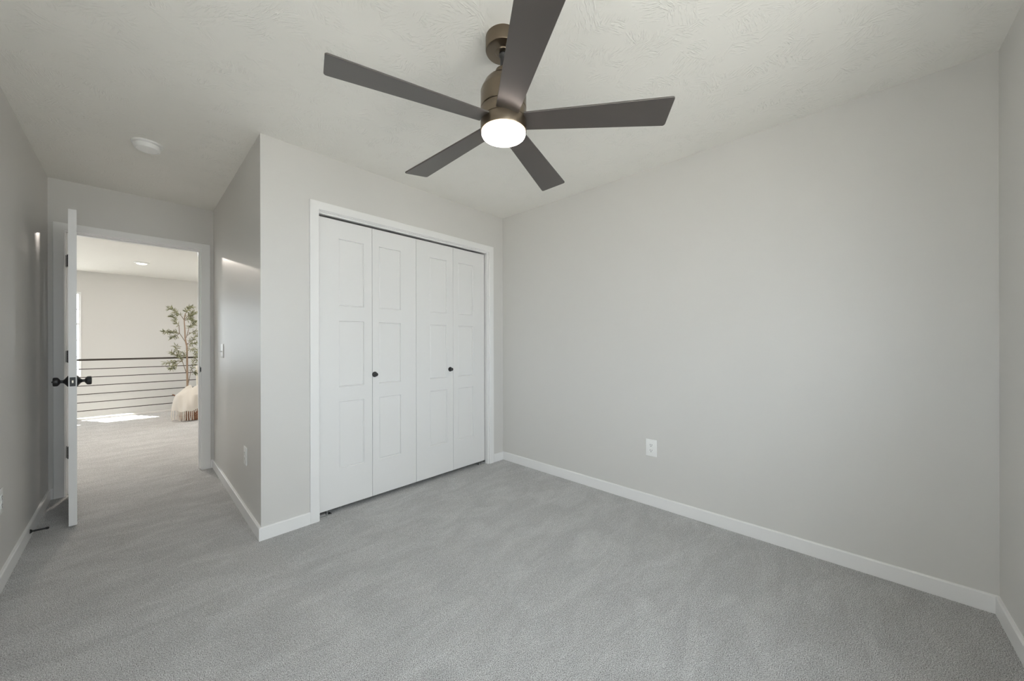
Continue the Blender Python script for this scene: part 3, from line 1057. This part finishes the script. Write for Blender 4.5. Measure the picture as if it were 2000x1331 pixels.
grid = []
for i in range(NA + 1):
    t = i / NA
    a = A0 + (A1 - A0) * t
    ze = throw_edge(t)
    row = []
    for j in range(NV + 1):
        v = j / NV
        fold = 0.017 * math.sin(a * 8.0 + v * 4.5 + 0.7) + 0.008 * math.sin(a * 17 - v * 3 + 1.3)
        if v < 0.42:                                   # over the top, from behind the trunk outwards
            s = v / 0.42
            r = 0.055 + (0.245 - 0.055) * s
            z = 0.500 - 0.098 * s ** 2.4 + 0.030 * math.sin(a * 4 + s * 4) * (1 - s * 0.6)
        else:
            s = (v - 0.42) / 0.58
            r = 0.245 + 0.016 * math.sin(min(s * 3.0, 1.6)) + 0.010 * s
            z = 0.402 - (0.402 - ze) * (s ** 1.1)
        r += fold * (0.25 + 0.75 * v) * (0.35 if v < 0.2 else 1.0)
        row.append(bm.verts.new((r * math.cos(a), r * math.sin(a), z)))
    grid.append(row)
for i in range(NA):
    for j in range(NV):
        bm.faces.new((grid[i][j], grid[i + 1][j], grid[i + 1][j + 1], grid[i][j + 1]))
ends = [(grid[i][NV].co.copy(), A0 + (A1 - A0) * i / NA) for i in range(0, NA + 1, 2)]
cl = obj('cloth', bm, M_THROW, tw, 180)
sol = cl.modifiers.new('thickness', 'SOLIDIFY'); sol.thickness = 0.008; sol.offset = 0
ss = cl.modifiers.new('smooth', 'SUBSURF'); ss.levels = 1; ss.render_levels = 1
bm = bmesh.new()
for p, a in ends:
    left = a < math.radians(262)
    ln = min(0.135, p.z - 0.008) if left else 0.03
    q = [p + Vector((0, 0, 0.004)), p + Vector((0.004 * math.cos(a), 0.004 * math.sin(a), -ln * 0.5)), p + Vector((random.uniform(-.006, .006), random.uniform(-.006, .006), -ln))]
    tube(bm, q, [0.006, 0.0045, 0.006], 6)
obj('fringe', bm, M_THROW, tw, 60)

# cream chair just showing behind the tree
ch = thing('accent_chair', 'cream upholstered chair half hidden by the doorway, behind the tree', 'chair', (-1.56, 5.50, 0.0))
bm = bmesh.new()
add_box(bm, -0.27, 0.27, -0.28, 0.24, 0.33, 0.45, 0.03, 3)
obj('seat', bm, M_FABRIC, ch, 60)
bm = bmesh.new()
add_box(bm, -0.27, 0.27, -0.04, 0.04, 0.0, 0.42, 0.018, 3)
bmesh.ops.transform(bm, matrix=Matrix.Translation((0, 0.215, 0.38)) @ Matrix.Rotation(-0.2, 4, 'X'), verts=bm.verts[:])
obj('backrest', bm, M_FABRIC, ch, 60)
for sx in (-1, 1):
    for sy in (-1, 1):
        bm = bmesh.new()
        lathe(bm, [(0.0, 0.0), (0.011, 0.0), (0.018, 0.34), (0.0, 0.34)], 12, Matrix.Translation((sx * 0.225, sy * 0.21 - 0.02, 0)))
        obj('leg', bm, M_WOOD, ch, 40)
